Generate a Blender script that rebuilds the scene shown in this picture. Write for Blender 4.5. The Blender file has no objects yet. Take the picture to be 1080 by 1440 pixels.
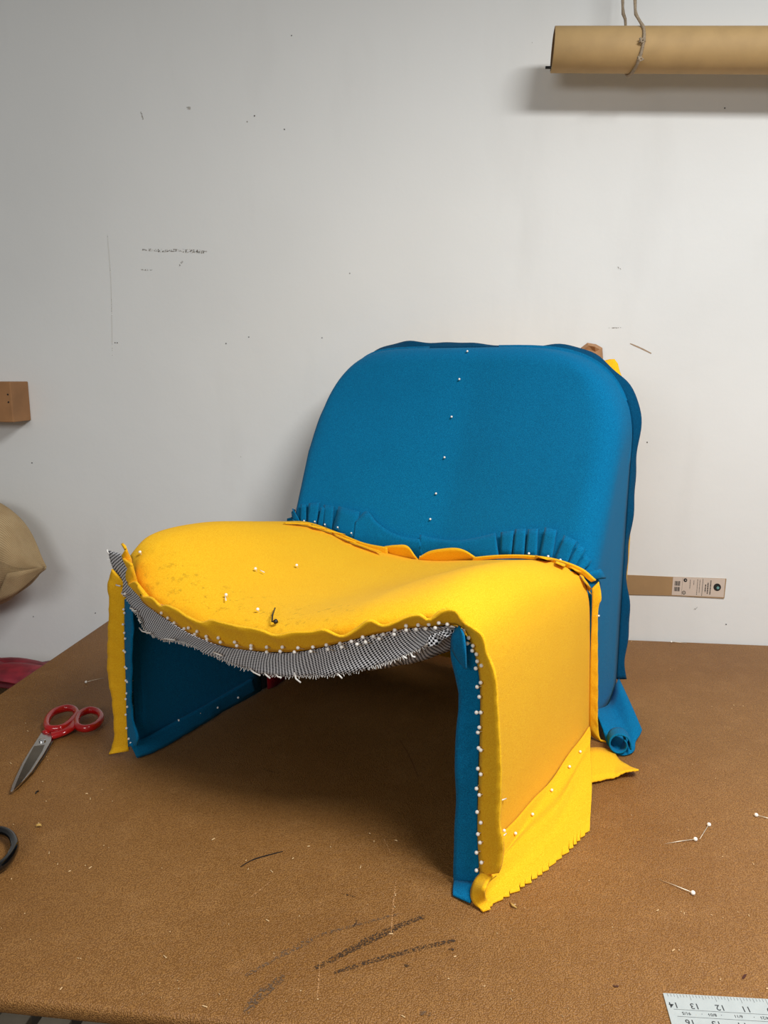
import bpy, bmesh, math, random
import numpy as np
from mathutils import Vector, Matrix
from mathutils.bvhtree import BVHTree
random.seed(7)
C = bpy.context.scene.collection
scene = bpy.context.scene

# ------------------------------------------------------------ camera, world, lights, exposure
CAM_H, PITCH, YAW, FPX = 0.63, math.radians(10.5), math.radians(6.8), 1080.0
fw = Vector((-math.sin(YAW)*math.cos(PITCH), math.cos(YAW)*math.cos(PITCH), -math.sin(PITCH)))
rt = Vector((math.cos(YAW), math.sin(YAW), 0)); up = rt.cross(fw)
CP = Vector((0, 0, CAM_H))
cam = bpy.data.cameras.new('camera'); camo = bpy.data.objects.new('camera', cam); C.objects.link(camo)
cam.sensor_fit = 'VERTICAL'; cam.sensor_height = 36.0; cam.lens = FPX/1440*36.0
cam.clip_start = 0.05; cam.clip_end = 50
M = Matrix((rt, up, -fw)).transposed().to_4x4(); M.translation = CP
camo.matrix_world = M
scene.camera = camo

w = bpy.data.worlds.new('room_light'); scene.world = w; w.use_nodes = True
bg = w.node_tree.nodes['Background']; bg.inputs[0].default_value = (1.0, 0.985, 0.96, 1); bg.inputs[1].default_value = 0.16

def area(name, loc, target, sx, sy, power, col=(1, 1, 1), spread=math.pi):
    l = bpy.data.lights.new(name, 'AREA'); l.shape = 'RECTANGLE'; l.size = sx; l.size_y = sy
    l.energy = power; l.color = col; l.spread = spread
    o = bpy.data.objects.new(name, l); C.objects.link(o); o.location = loc
    o.rotation_euler = (Vector(target)-Vector(loc)).to_track_quat('-Z', 'Y').to_euler()
    return o
area('ceiling_panel_light', (0.80, 0.25, 1.74), (0.80, 0.25, 0.0), 0.8, 0.5, 55, (1.0, 0.995, 0.98))
area('front_fill_light', (-0.75, -1.1, 1.15), (-0.55, 1.8, 0.25), 1.2, 0.5, 15, (1.0, 0.99, 0.97))  # added fill, no such fixture known: lifts the left wall and front-facing seams

vs = scene.view_settings
vs.view_transform = 'Standard'; vs.look = 'None'; vs.gamma = 1; vs.use_curve_mapping = False
vs.exposure = 0.0

# ------------------------------------------------------------ helpers
def ray(x, y): return fw*FPX + rt*(x-540) - up*(y-720)
def onz(x, y, z=0.0):
    d = ray(x, y); return CP + d*((z-CAM_H)/d.z)
WALL_Y = 1.80
WN = Vector((0.0, 1.0, 0.0))
def onw(x, y, off=0.0):                                   # a point of the back wall (off = distance in front of it)
    d = ray(x, y); return CP + d*((WALL_Y-off)/d.y)
# chair frame
CA = math.radians(-25.0); CO = Vector((0.015, 0.862, 0))
ex = Vector((math.cos(CA), math.sin(CA), 0)); ey = Vector((-math.sin(CA), math.cos(CA), 0))
def loc(P): v = P-CO; return Vector((v.dot(ex), v.dot(ey), v.z))
def dloc(d): return Vector((d.dot(ex), d.dot(ey), d.z))
CL = loc(CP)
def cy(x, y, Y=0.0):
    d = dloc(ray(x, y)); return CL + d*((Y-CL.y)/d.y)
def cx(x, y, X=0.0):
    d = dloc(ray(x, y)); return CL + d*((X-CL.x)/d.x)
def cz(x, y, Z=0.0):
    d = dloc(ray(x, y)); return CL + d*((Z-CL.z)/d.z)
BOW = 0.058
def bow(x): return -BOW*max(0.0, 1-((x+.31)/.31)**2)
def cf(x, y, off=0.0):                                    # the bowed front face of the chair
    Y = 0.0
    for _ in range(12):
        p = cy(x, y, Y-off); Y = bow(p.x)
    return p

def link(o, parent=None):
    C.objects.link(o)
    if parent is not None: o.parent = parent
    return o
def obj(name, me, m, parent=None, smooth=True):
    o = bpy.data.objects.new(name, me)
    if m is not None and not me.materials: me.materials.append(m)
    if smooth: me.shade_smooth()
    return link(o, parent)
def thing(name, label, cat, location=(0, 0, 0), rz=0.0, group=None):
    o = bpy.data.objects.new(name, None); C.objects.link(o); o.location = location; o.rotation_euler = (0, 0, rz)
    o.empty_display_size = 0.05
    tag(o, label, cat, group); return o
def tag(o, label, cat, group=None):
    o['label'] = label; o['category'] = cat
    if group: o['group'] = group
    return o
def mesh(name, vs_, fs, uvs=None):
    me = bpy.data.meshes.new(name); me.from_pydata([tuple(v) for v in vs_], [], fs)
    if uvs is not None:
        ul = me.uv_layers.new(name='UVMap')
        for lp in me.loops: ul.data[lp.index].uv = uvs[lp.vertex_index]
    me.update(); return me
def grid(name, rows, closed=False):
    nr, nc = len(rows), len(rows[0]); V = [p for r in rows for p in r]
    # uv in metres, even along the strip
    ln = sum((Vector(r[j])-Vector(r[j-1])).length for r in (rows[0], rows[-1], rows[nr//2]) for j in range(1, nc))/3
    wd = sum((Vector(rows[i][j])-Vector(rows[i-1][j])).length for j in (0, nc//3, 2*nc//3) for i in range(1, nr))/3
    U = [(ln*j/(nc-1), wd*i/(nr-1)) for i in range(nr) for j in range(nc)]
    F = []
    for i in range(nr-1):
        for j in range(nc-1 if not closed else nc):
            k = (j+1) % nc
            F.append((i*nc+j, i*nc+k, (i+1)*nc+k, (i+1)*nc+j))
    return mesh(name, V, F, U)
def thick(o, t, off=-1.0):
    m = o.modifiers.new('thickness', 'SOLIDIFY'); m.thickness = t; m.offset = off; m.use_even_offset = False
    return o
def soft(o, n=1):
    m = o.modifiers.new('soft', 'SUBSURF'); m.levels = n; m.render_levels = n; return o
def cr(pts, n):                                            # Catmull-Rom through pts, n samples by arc length
    P = [Vector(p) for p in pts]; P = [P[0]*2-P[1]]+P+[P[-1]*2-P[-2]]
    out = []
    for i in range(1, len(P)-2):
        a, b, c, d = P[i-1:i+3]
        for k in range(16):
            t = k/16
            out.append(0.5*((2*b)+(c-a)*t+(2*a-5*b+4*c-d)*t*t+(3*b-a-3*c+d)*t**3))
    out.append(P[-2]); return resample(out, n)
def resample(P, n):
    L = [0.0]
    for a, b in zip(P, P[1:]): L.append(L[-1]+(b-a).length)
    out = []; j = 0
    for i in range(n):
        s = L[-1]*i/(n-1)
        while j < len(P)-2 and L[j+1] < s: j += 1
        t = (s-L[j])/max(1e-9, L[j+1]-L[j]); out.append(P[j].lerp(P[j+1], min(1, max(0, t))))
    return out
def crk(pts, k):                                           # Catmull-Rom, k samples per span (keeps correspondence)
    P = [Vector(p) for p in pts]; P = [P[0]*2-P[1]]+P+[P[-1]*2-P[-2]]; out = []
    for i in range(1, len(P)-2):
        a, b, c, d = P[i-1:i+3]
        for q in range(k):
            t = q/k; out.append(0.5*((2*b)+(c-a)*t+(2*a-5*b+4*c-d)*t*t+(3*b-a-3*c+d)*t**3))
    out.append(P[-2]); return out
def patch(ctrl, k):
    rows = [crk(r, k) for r in ctrl]; cols = list(zip(*rows))
    return list(zip(*[crk(c, k) for c in cols]))
def sweep(name, path, r, seg=10, closed=False, flat=1.0, cap=True, upv=None):
    P = [Vector(p) for p in path]; n = len(P); rr = r if hasattr(r, '__len__') else [r]*n
    V = []; F = []; ref = Vector(upv) if upv else None
    prev = None
    for i in range(n):
        a = P[(i-1) % n] if closed else P[max(0, i-1)]; b = P[(i+1) % n] if closed else P[min(n-1, i+1)]
        t = (b-a).normalized()
        if ref is not None: s = t.cross(ref).normalized()
        else:
            if prev is None: s = t.cross(Vector((0, 0, 1)) if abs(t.z) < .9 else Vector((1, 0, 0))).normalized()
            else: s = (prev-t*prev.dot(t)).normalized()
        prev = s; u = s.cross(t).normalized()
        for k in range(seg):
            A = 2*math.pi*k/seg; V.append(P[i]+s*math.cos(A)*rr[i]+u*math.sin(A)*rr[i]*flat)
    for i in range(n if closed else n-1):
        for k in range(seg):
            a = i*seg+k; b = i*seg+(k+1) % seg; j = (i+1) % n
            F.append((a, b, j*seg+(k+1) % seg, j*seg+k))
    if cap and not closed:
        F.append(tuple(reversed(range(seg)))); F.append(tuple(range((n-1)*seg, n*seg)))
    return mesh(name, V, F)
def prism(name, pts, n, h, bevel=0.0):                     # outline pts extruded by vector n*h
    bm = bmesh.new(); n = Vector(n)
    vs_ = [bm.verts.new(p) for p in pts]; f = bm.faces.new(vs_)
    r = bmesh.ops.extrude_face_region(bm, geom=[f])
    bmesh.ops.translate(bm, verts=[v for v in r['geom'] if isinstance(v, bmesh.types.BMVert)], vec=n*h)
    bmesh.ops.recalc_face_normals(bm, faces=bm.faces)
    if bevel: bmesh.ops.bevel(bm, geom=bm.edges[:], offset=bevel, segments=2, affect='EDGES', profile=.5)
    me = bpy.data.meshes.new(name); bm.to_mesh(me); bm.free(); return me
def box(name, lo, hi, bevel=0.0, seg=2):
    bm = bmesh.new(); bmesh.ops.create_cube(bm, size=1)
    lo, hi = Vector(lo), Vector(hi)
    for v in bm.verts: v.co = Vector([(lo[i]+hi[i])/2+v.co[i]*(hi[i]-lo[i]) for i in range(3)])
    if bevel: bmesh.ops.bevel(bm, geom=bm.edges[:], offset=bevel, segments=seg, affect='EDGES', profile=.5)
    me = bpy.data.meshes.new(name); bm.to_mesh(me); bm.free(); return me

# ------------------------------------------------------------ materials
def lin(c): return tuple(((v/255)/12.92 if v/255 <= .04045 else ((v/255+.055)/1.055)**2.4) for v in c)+(1,)
class NM:
    def __init__(s, name):
        s.m = bpy.data.materials.new(name); s.m.use_nodes = True; s.t = s.m.node_tree
        s.b = s.t.nodes['Principled BSDF']
    def n(s, kind, **kw):
        nd = s.t.nodes.new(kind)
        for k, v in kw.items():
            if k in nd.inputs: nd.inputs[k].default_value = v
            else: setattr(nd, k, v)
        return nd
    def l(s, a, b): s.t.links.new(a, b)
    def coords(s, scale=(1, 1, 1), kind='Object', rot=(0, 0, 0)):
        tc = s.n('ShaderNodeTexCoord'); mp = s.n('ShaderNodeMapping')
        mp.inputs['Scale'].default_value = scale; mp.inputs['Rotation'].default_value = rot
        s.l(tc.outputs[kind], mp.inputs[0]); return mp.outputs[0]
    def noise(s, co, scale, detail=3, rough=.5):
        nd = s.n('ShaderNodeTexNoise', Scale=scale, Detail=detail, Roughness=rough); s.l(co, nd.inputs['Vector']); return nd.outputs['Fac']
    def ramp(s, fac, stops):
        r = s.n('ShaderNodeValToRGB'); s.l(fac, r.inputs[0]); e = r.color_ramp.elements
        while len(e) < len(stops): e.new(.5)
        for i, (p, c) in enumerate(stops): e[i].position = p; e[i].color = c
        return r.outputs[0]
    def mix(s, a, b, fac, blend='MIX'):
        m = s.n('ShaderNodeMix', data_type='RGBA', blend_type=blend)
        for sock, v in ((m.inputs[0], fac), (m.inputs[6], a), (m.inputs[7], b)):
            if hasattr(v, 'links'): s.l(v, sock)
            else: sock.default_value = v
        return m.outputs[2]
    def bump(s, h, dist, strength=1.0, prev=None):
        b = s.n('ShaderNodeBump', Strength=strength, Distance=dist); s.l(h, b.inputs['Height'])
        if prev is not None: s.l(prev, b.inputs['Normal'])
        return b.outputs[0]
    def out(s, color=None, rough=None, normal=None, **kw):
        if color is not None:
            if hasattr(color, 'links'): s.l(color, s.b.inputs['Base Color'])
            else: s.b.inputs['Base Color'].default_value = color
        if rough is not None:
            if hasattr(rough, 'links'): s.l(rough, s.b.inputs['Roughness'])
            else: s.b.inputs['Roughness'].default_value = rough
        if normal is not None: s.l(normal, s.b.inputs['Normal'])
        for k, v in kw.items(): s.b.inputs[k].default_value = v
        return s.m

def felt(name, base, dark, light, dirt=False):
    m = NM(name); co = m.coords()
    f = m.noise(co, 900, 3, .65); g = m.noise(co, 9, 3)
    c = m.ramp(f, [(.34, dark), (.52, base), (.72, light)])
    c = m.mix(c, dark, m.ramp(g, [(.45, (0, 0, 0, 1)), (.85, (.22, .22, .22, 1))]))
    if dirt:                                                # grubby patch worn into the seat front
        tc = m.n('ShaderNodeTexCoord')
        mp = m.n('ShaderNodeMapping'); mp.vector_type = 'TEXTURE'; mp.inputs['Location'].default_value = (-.36, -.015, .32); mp.inputs['Scale'].default_value = (.30, .07, .09)
        m.l(tc.outputs['Object'], mp.inputs[0])
        gr = m.n('ShaderNodeTexGradient', gradient_type='SPHERICAL'); m.l(mp.outputs[0], gr.inputs[0])
        sp = m.noise(co, 75, 5, .7)
        a = m.ramp(sp, [(.56, (0, 0, 0, 1)), (.70, (.75, .75, .75, 1))])
        a2 = m.mix(a, gr.outputs[0], 1.0, 'MULTIPLY')
        c = m.mix(c, lin((96, 72, 22)), a2)
    h = m.noise(co, 700, 3, .7); h2 = m.noise(co, 60, 2)
    nb = m.bump(h, .0012, .55); nb = m.bump(h2, .002, .25, nb)
    return m.out(c, .95, nb, **{'Sheen Weight': .04, 'Sheen Roughness': .5, 'Specular IOR Level': .08})
YEL = felt('yellow_felt', lin((247, 190, 34)), lin((234, 166, 22)), lin((253, 210, 58)), True)
BLU = felt('teal_felt', lin((4, 108, 156)), lin((2, 86, 126)), lin((16, 132, 178)))
RED = felt('red_cloth', lin((140, 8, 22)), lin((90, 4, 14)), lin((170, 20, 34)))
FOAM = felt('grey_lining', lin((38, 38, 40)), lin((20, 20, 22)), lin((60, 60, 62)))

def tweed():
    m = NM('black_white_tweed'); tc = m.n('ShaderNodeTexCoord')
    mp = m.n('ShaderNodeMapping'); mp.inputs['Rotation'].default_value = (0, 0, .5)
    dn = m.n('ShaderNodeTexNoise', Scale=14.0, Detail=2.0); m.l(tc.outputs['UV'], dn.inputs['Vector'])
    ad = m.n('ShaderNodeMix', data_type='VECTOR'); ad.inputs[0].default_value = .006
    m.l(tc.outputs['UV'], ad.inputs[4]); m.l(dn.outputs['Color'], ad.inputs[5]); m.l(ad.outputs[1], mp.inputs[0])
    sx = m.n('ShaderNodeSeparateXYZ'); m.l(mp.outputs[0], sx.inputs[0])
    def sn(o):
        a = m.n('ShaderNodeMath', operation='MULTIPLY'); a.inputs[1].default_value = 2*math.pi/.0040; m.l(o, a.inputs[0])
        b = m.n('ShaderNodeMath', operation='SINE'); m.l(a.outputs[0], b.inputs[0]); return b.outputs[0]
    a, b = sn(sx.outputs[0]), sn(sx.outputs[1])
    p = m.n('ShaderNodeMath', operation='ADD'); m.l(a, p.inputs[0]); m.l(b, p.inputs[1])
    q = m.n('ShaderNodeMath', operation='MULTIPLY_ADD'); q.inputs[1].default_value = .25; q.inputs[2].default_value = .5; m.l(p.outputs[0], q.inputs[0])
    c = m.ramp(q.outputs[0], [(.44, lin((12, 12, 15))), (.54, lin((222, 222, 225)))])
    return m.out(c, .9, m.bump(q.outputs[0], .001, .8), **{'Specular IOR Level': .15})
TWEED = tweed()
def plain(name, c, rough=.5, metal=0.0, var=.08, scale=40, bump=0.0, coat=0.0, **kw):
    m = NM(name); co = m.coords(); f = m.noise(co, scale, 4)
    c = lin(c); d = tuple(v*(1-var*2) for v in c[:3])+(1,)
    col = m.ramp(f, [(.3, d), (.7, c)])
    nb = m.bump(f, bump, .5) if bump else None
    k = {'Metallic': metal, 'Coat Weight': coat}; k.update(kw)
    return m.out(col, rough, nb, **k)
PINW = plain('white_pin_head', (246, 244, 238), .25, 0, .01)
STEEL = plain('pin_steel', (235, 225, 205), .5, .8, .03)
THREAD = plain('white_thread', (235, 233, 228), .9, 0, .03)

def wallm():
    m = NM('painted_wall'); co = m.coords()
    g = m.noise(co, 1.6, 3); c = m.ramp(g, [(.3, lin((224, 226, 225))), (.7, lin((232, 234, 233)))])
    st = m.noise(m.coords((1, 1, .25)), 7, 4); c = m.mix(c, lin((214, 215, 213)), m.ramp(st, [(.58, (0, 0, 0, 1)), (.75, (.35, .35, .35, 1))]))
    # small dings and rubbed marks
    v = m.n('ShaderNodeTexVoronoi', Scale=9.0); m.l(co, v.inputs['Vector'])
    c = m.mix(c, lin((120, 116, 108)), m.ramp(v.outputs['Distance'], [(.012, (.8, .8, .8, 1)), (.02, (0, 0, 0, 1))]))
    h = m.noise(co, 120, 3); h2 = m.noise(co, 12, 3)
    nb = m.bump(h, .0006, .3); nb = m.bump(h2, .004, .25, nb)
    return m.out(c, .55, nb, **{'Specular IOR Level': .3})
def leather():
    m = NM('brown_leather'); co = m.coords()
    v = m.n('ShaderNodeTexVoronoi', Scale=600.0, Randomness=1.0); 
    wn = m.n('ShaderNodeTexNoise', Scale=90.0, Detail=2.0); m.l(co, wn.inputs['Vector'])
    ad = m.n('ShaderNodeMix', data_type='VECTOR'); ad.inputs[0].default_value = .006; m.l(co, ad.inputs[4]); m.l(wn.outputs['Color'], ad.inputs[5]); m.l(ad.outputs[1], v.inputs['Vector'])
    big = m.noise(co, 3.0, 4); mid = m.noise(co, 22, 4, .6)
    c = m.ramp(big, [(.3, lin((142, 98, 47))), (.7, lin((165, 119, 65)))])
    c = m.mix(c, lin((196, 148, 92)), m.ramp(mid, [(.5, (0, 0, 0, 1)), (.8, (.30, .30, .30, 1))]))
    c = m.mix(c, lin((98, 60, 22)), m.ramp(v.outputs['Distance'], [(.30, (0, 0, 0, 1)), (.62, (.62, .62, .62, 1))]))
    inv = m.n('ShaderNodeMath', operation='SUBTRACT'); inv.inputs[0].default_value = 1.0; m.l(v.outputs['Distance'], inv.inputs[1])
    nb = m.bump(inv.outputs[0], .0013, .8); nb = m.bump(mid, .003, .2, nb)
    return m.out(c, .52, nb, **{'Specular IOR Level': .35})
WALL = wallm(); LEATHER = leather()
KRAFT = plain('kraft_card', (188, 156, 106), .7, 0, .06, 30, .0003)
KRAFT2 = plain('kraft_strip', (164, 132, 92), .75, 0, .06, 30, .0003)
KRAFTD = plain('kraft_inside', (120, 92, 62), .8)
WOOD = plain('raw_pine', (170, 122, 78), .7, 0, .14, 14, .0005)
FLOOR = plain('concrete_floor', (120, 112, 100), .8, 0, .1, 5)
PLY = plain('plywood', (150, 118, 80), .7, 0, .1, 8)

# ------------------------------------------------------------ the room
wall = obj('wall_back', box('wall_back', (-3.2, WALL_Y, -.95), (3.2, WALL_Y+.1, 2.3)), WALL, smooth=False); wall['kind'] = 'structure'
fl = obj('floor', box('floor', (-3.2, -2.5, -1.0), (3.2, WALL_Y+.1, -.9)), FLOOR, smooth=False); fl['kind'] = 'structure'

# scratches and rubs on the wall (flat marks of the paint itself)
def rubm(name, col, thr, scale=90, stretch=(1, 1, 1)):
    m = NM(name); f = m.noise(m.coords(stretch), scale, 5, .7)
    m.out(lin(col), .8); m.l(m.ramp(f, [(thr-.03, (0, 0, 0, 1)), (thr+.06, (1, 1, 1, 1))]), m.b.inputs['Alpha']); return m.m
PENCIL = rubm('wall_scratch', (130, 122, 112), .53, 260)
SCUFF = rubm('dark_scuff', (62, 44, 28), .51, 420)
SCUFF2 = rubm('grey_scuff', (104, 82, 62), .53, 400)
CUT = plain('leather_cut', (24, 12, 6), .8); SCRAPE = rubm('pale_scrape', (190, 142, 92), .50, 420)
SMEAR = plain('wall_brown_line', (176, 150, 124), .8)
def stroke(name, pts, wd, m, plane, parent, off):
    P = [plane(x, y, off) for x, y in pts]; P = cr(P, max(6, 4*len(P)))
    n = Vector((0, -1, 0)) if plane is onw else Vector((0, 0, 1)); rows = []
    for i, p in enumerate(P):
        t = (P[min(i+1, len(P)-1)]-P[max(i-1, 0)]).normalized(); s = t.cross(n).normalized()
        q = i/(len(P)-1); ww = wd*(.35+.65*math.sin(math.pi*min(1, max(0, q*.9+.05)))**.5)*random.uniform(.75, 1.1)
        rows.append([p+s*ww/2, p-s*ww/2])
    return obj(name, grid(name, rows), m, parent, False)
for pts, wd, m_ in [(((200, 351), (226, 352), (262, 352), (291, 354)), .007, PENCIL), (((222, 353), (236, 353)), .006, PENCIL), (((255, 354), (288, 355)), .006, PENCIL),
                    (((198, 379), (214, 380)), .004, PENCIL), (((198, 157), (201, 168)), .004, PENCIL), (((258, 366), (250, 376)), .004, PENCIL),
                    (((886, 483), (902, 490), (916, 497)), .003, SMEAR), (((856, 461), (876, 461)), .002, PENCIL),
                    (((151, 330), (156, 400), (158, 500)), .0025, rubm('paint_seam', (214, 214, 210), .5, 20)), (((975, 858), (981, 853)), .004, PENCIL),
                    (((868, 376), (874, 379)), .004, PENCIL), (((262, 152), (268, 152)), .007, rubm('smudge', (182, 178, 170), .45, 60))]:
    stroke('scuff_mark', pts, wd, m_, onw, wall, .0006)
def dot(name, P, r, n, m, parent):
    n = Vector(n); a = n.orthogonal().normalized(); b = n.cross(a)
    V = [P+(a*math.cos(t)+b*math.sin(t))*r*random.uniform(.7, 1.2) for t in [k*math.pi/4 for k in range(8)]]
    return obj(name, prism(name, V, n, .0006), m, parent, False)
NAILH = plain('nail_hole', (40, 36, 32), .9)
for x, y in [(358, 163), (410, 50), (453, 475), (350, 474), (162, 482), (165, 482), (318, 483), (45, 651), (47, 867), (134, 862), (1021, 878), (1019, 152), (910, 622), (400, 182)]:
    dot('nail_hole', onw(x, y, .0002), .0014, (0, -1, 0), NAILH, wall)

# ------------------------------------------------------------ work table
TX0, TX1, TY0, TY1 = -.925, 1.6, .628, WALL_Y-.004
table = thing('work_table', 'large brown leather-topped work table carrying the chair', 'table', (0, 0, 0))
tm = box('tabletop', (TX0, TY0, -.021), (TX1, TY1, 0), .007, 3)
tabletop = obj('tabletop', tm, LEATHER, table)
for x in (TX0+.06, TX1-.06):
    for y in (TY0+.06, TY1-.06):
        obj('leg', box('leg', (x-.04, y-.04, -.9), (x+.04, y+.04, -.021), .004), PLY, table, False)
def on_t(x, y, off=.0004): return onz(x, y, off)
ZS = .0004
for pts, wd, m_ in [(((338, 1219), (358, 1208), (398, 1197)), .0026, CUT),
        (((442, 1362), (480, 1342), (530, 1315), (592, 1290)), .009, SCUFF), (((450, 1360), (500, 1334), (560, 1305)), .006, SCUFF), (((588, 1288), (598, 1291)), .008, SCUFF),
        (((470, 1368), (520, 1352), (580, 1336), (640, 1322)), .007, SCUFF), (((345, 1372), (385, 1350), (440, 1322)), .006, SCUFF2),
        (((395, 1340), (450, 1315), (560, 1285)), .004, SCUFF2), (((345, 1425), (365, 1400), (400, 1372)), .014, SCUFF2), (((350, 1415), (395, 1374)), .010, SCUFF2),
        (((557, 1238), (553, 1270), (550, 1314)), .0018, SCRAPE), (((450, 1350), (448, 1380), (446, 1406)), .0016, SCRAPE),
        (((536, 1172), (545, 1190), (549, 1200)), .0016, SCRAPE), (((562, 1040), (575, 1062), (588, 1092)), .0018, rubm('brown_line', (120, 80, 45), .4, 200)),
        (((499, 1290), (501, 1296), (497, 1303)), .0022, SCUFF), (((480, 1256), (500, 1261)), .0016, SCUFF),
        (((568, 1357), (580, 1360)), .004, SCUFF), (((630, 1337), (638, 1334)), .005, SCUFF), (((1044, 1377), (1050, 1368)), .0026, rubm('rust_mark', (70, 30, 16), .38, 300)),
        (((862, 1386), (870, 1387)), .003, rubm('rust_spot', (70, 34, 24), .42, 300)), (((365, 1080), (392, 1088)), .002, SCUFF),
        (((590, 1424), (606, 1426)), .006, SCUFF2), (((380, 1240), (352, 1262)), .0018, SCRAPE)]:
    ZS += .00004
    stroke('scuff_mark', pts, wd, m_, lambda x, y, o: onz(x, y, o), table, ZS)
# crumbs of lint and clipped thread scattered over the leather: nobody could count them
V = []; F = []
spots = [(434, 1190), (382, 1225), (412, 1207), (465, 1191), (376, 1294), (421, 1288), (526, 1183), (520, 1172), (507, 1219), (558, 1182), (557, 1182), (556, 1258), (555, 1275), (550, 1313),
         (567, 1429), (447, 1405), (140, 1418), (168, 1419), (86, 1390), (288, 1415), (36, 1017), (39, 1028), (60, 1099), (54, 1158), (69, 1199), (98, 1225), (81, 1215), (120, 1217), (127, 1220),
         (16, 1236), (122, 1116), (127, 1123), (15, 1073), (146, 1189), (925, 1280), (962, 1284), (1053, 1287), (947, 1336), (1059, 1214), (1013, 1377), (888, 902), (724, 1272), (346, 1210), (349, 1222), (300, 1180), (640, 1345), (232, 1345), (1079, 1390)]
for k in range(150): spots.append((random.uniform(0, 1080), random.uniform(930, 1430)))
for i, (x, y) in enumerate(spots):
    p = onz(x, y, 0.0009)
    if not (TX0+.01 < p.x < TX1 and TY0+.01 < p.y < TY1-.01): continue
    if i > 47 and -0.1 < (loc(p).y) < .66 and -.68 < loc(p).x < .05: continue
    a = random.uniform(0, 6.3); L = random.uniform(.0008, .003) if i < 48 else random.uniform(.0004, .0012); W2 = .0006 if i < 48 else .0004
    d = Vector((math.cos(a), math.sin(a), 0)); s = Vector((-d.y, d.x, 0)); b = len(V)
    V += [p-d*L-s*W2, p+d*L-s*W2, p+d*L+s*W2, p-d*L+s*W2, p-d*L*.6+Vector((0, 0, .0009)), p+d*L*.6+Vector((0, 0, .0009))]
    F += [(b, b+1, b+5, b+4), (b+3, b+4, b+5, b+2), (b, b+4, b+3), (b+1, b+2, b+5)]
lint = obj('lint', mesh('lint', V, F), plain('pale_lint', (225, 190, 140), .8), None, False); lint['kind'] = 'stuff'
tag(lint, 'tiny pale crumbs of lint and thread scattered over the brown leather table', 'lint')

# ------------------------------------------------------------ the chair
chair = thing('lounge_chair', 'low lounge chair pinned with yellow felt seat and teal felt back on the table', 'chair', CO, CA)

# seat cover: rows run from the front seam to the rear seam, columns from right foot over the saddle to left foot
def row(y, side, top, ys=None):
    return None
R0 = [(0, 0, .004), (.001, 0, .12), (0, 0, .22), (-.006, -.002, .292), (-.019, -.006, .322), (-.05, -.016, .336), (-.13, -.042, .314), (-.205, -.052, .289), (-.29, -.058, .267), (-.38, -.055, .259), (-.47, -.044, .264), (-.55, -.025, .278), (-.592, -.010, .300), (-.610, -.004, .326), (-.626, 0, .300), (-.632, 0, .20), (-.630, 0, .10), (-.626, 0, .004)]
RA = [(.002, .010, .004), (.003, .010, .12), (.002, .010, .22), (-.003, .008, .300), (-.018, .004, .335), (-.053, -.012, .352), (-.132, -.036, .334), (-.207, -.046, .310), (-.292, -.052, .288), (-.382, -.053, .282), (-.468, -.048, .292), (-.542, -.032, .318), (-.580, -.012, .342), (-.603, .004, .350), (-.630, .012, .312), (-.634, .010, .20), (-.632, .010, .10), (-.627, .010, .004)]
RB = [(.002, .05, .004), (.003, .05, .12), (.002, .05, .22), (-.003, .048, .300), (-.022, .042, .342), (-.065, .03, .362), (-.14, .012, .346), (-.212, .003, .322), (-.297, -.002, .303), (-.387, -.002, .304), (-.468, .008, .326), (-.536, .026, .358), (-.573, .036, .372), (-.604, .046, .368), (-.632, .05, .315), (-.635, .05, .20), (-.633, .05, .10), (-.627, .05, .004)]
RC = [(.002, .15, .004), (.003, .15, .12), (.002, .15, .22), (-.003, .148, .298), (-.022, .145, .342), (-.07, .14, .364), (-.148, .135, .342), (-.22, .13, .314), (-.30, .13, .297), (-.388, .13, .303), (-.466, .135, .328), (-.530, .14, .360), (-.568, .143, .374), (-.602, .146, .366), (-.632, .15, .312), (-.635, .15, .20), (-.633, .15, .10), (-.627, .15, .004)]
RD = [(.002, .29, .004), (.003, .29, .12), (.002, .29, .215), (-.003, .288, .285), (-.020, .285, .324), (-.068, .28, .345), (-.145, .28, .328), (-.22, .28, .302), (-.305, .28, .288), (-.39, .28, .294), (-.47, .28, .316), (-.53, .28, .343), (-.568, .283, .353), (-.602, .286, .344), (-.632, .29, .298), (-.635, .29, .20), (-.633, .29, .10), (-.627, .29, .004)]
RE = [(.001, .425, .004), (.002, .415, .12), (.001, .405, .21), (-.003, .40, .268), (-.018, .395, .303), (-.064, .39, .322), (-.14, .395, .313), (-.22, .40, .299), (-.306, .405, .287), (-.39, .40, .291), (-.47, .395, .309), (-.53, .39, .328), (-.568, .39, .334), (-.602, .395, .326), (-.630, .40, .285), (-.633, .40, .20), (-.631, .41, .10), (-.627, .42, .004)]
RF = [(0, .455, .004), (0, .44, .12), (-.001, .43, .20), (-.004, .422, .262), (-.018, .418, .295), (-.063, .415, .312), (-.139, .42, .307), (-.22, .43, .294), (-.31, .435, .278), (-.39, .43, .285), (-.47, .42, .302), (-.53, .415, .318), (-.568, .414, .322), (-.60, .416, .316), (-.628, .42, .275), (-.631, .43, .20), (-.629, .44, .10), (-.626, .45, .004)]
seat_rows = patch([R0, RA, RB, RC, RD, RE, RF], 6)
seat = obj('seat_cover', grid('seat_cover', seat_rows), YEL, chair); thick(seat, .004, 1.0)
seat['label'] = 'yellow felt cover'
SEATBVH = BVHTree.FromPolygons([tuple(v.co) for v in seat.data.vertices], [tuple(p.vertices) for p in seat.data.polygons])

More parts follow.
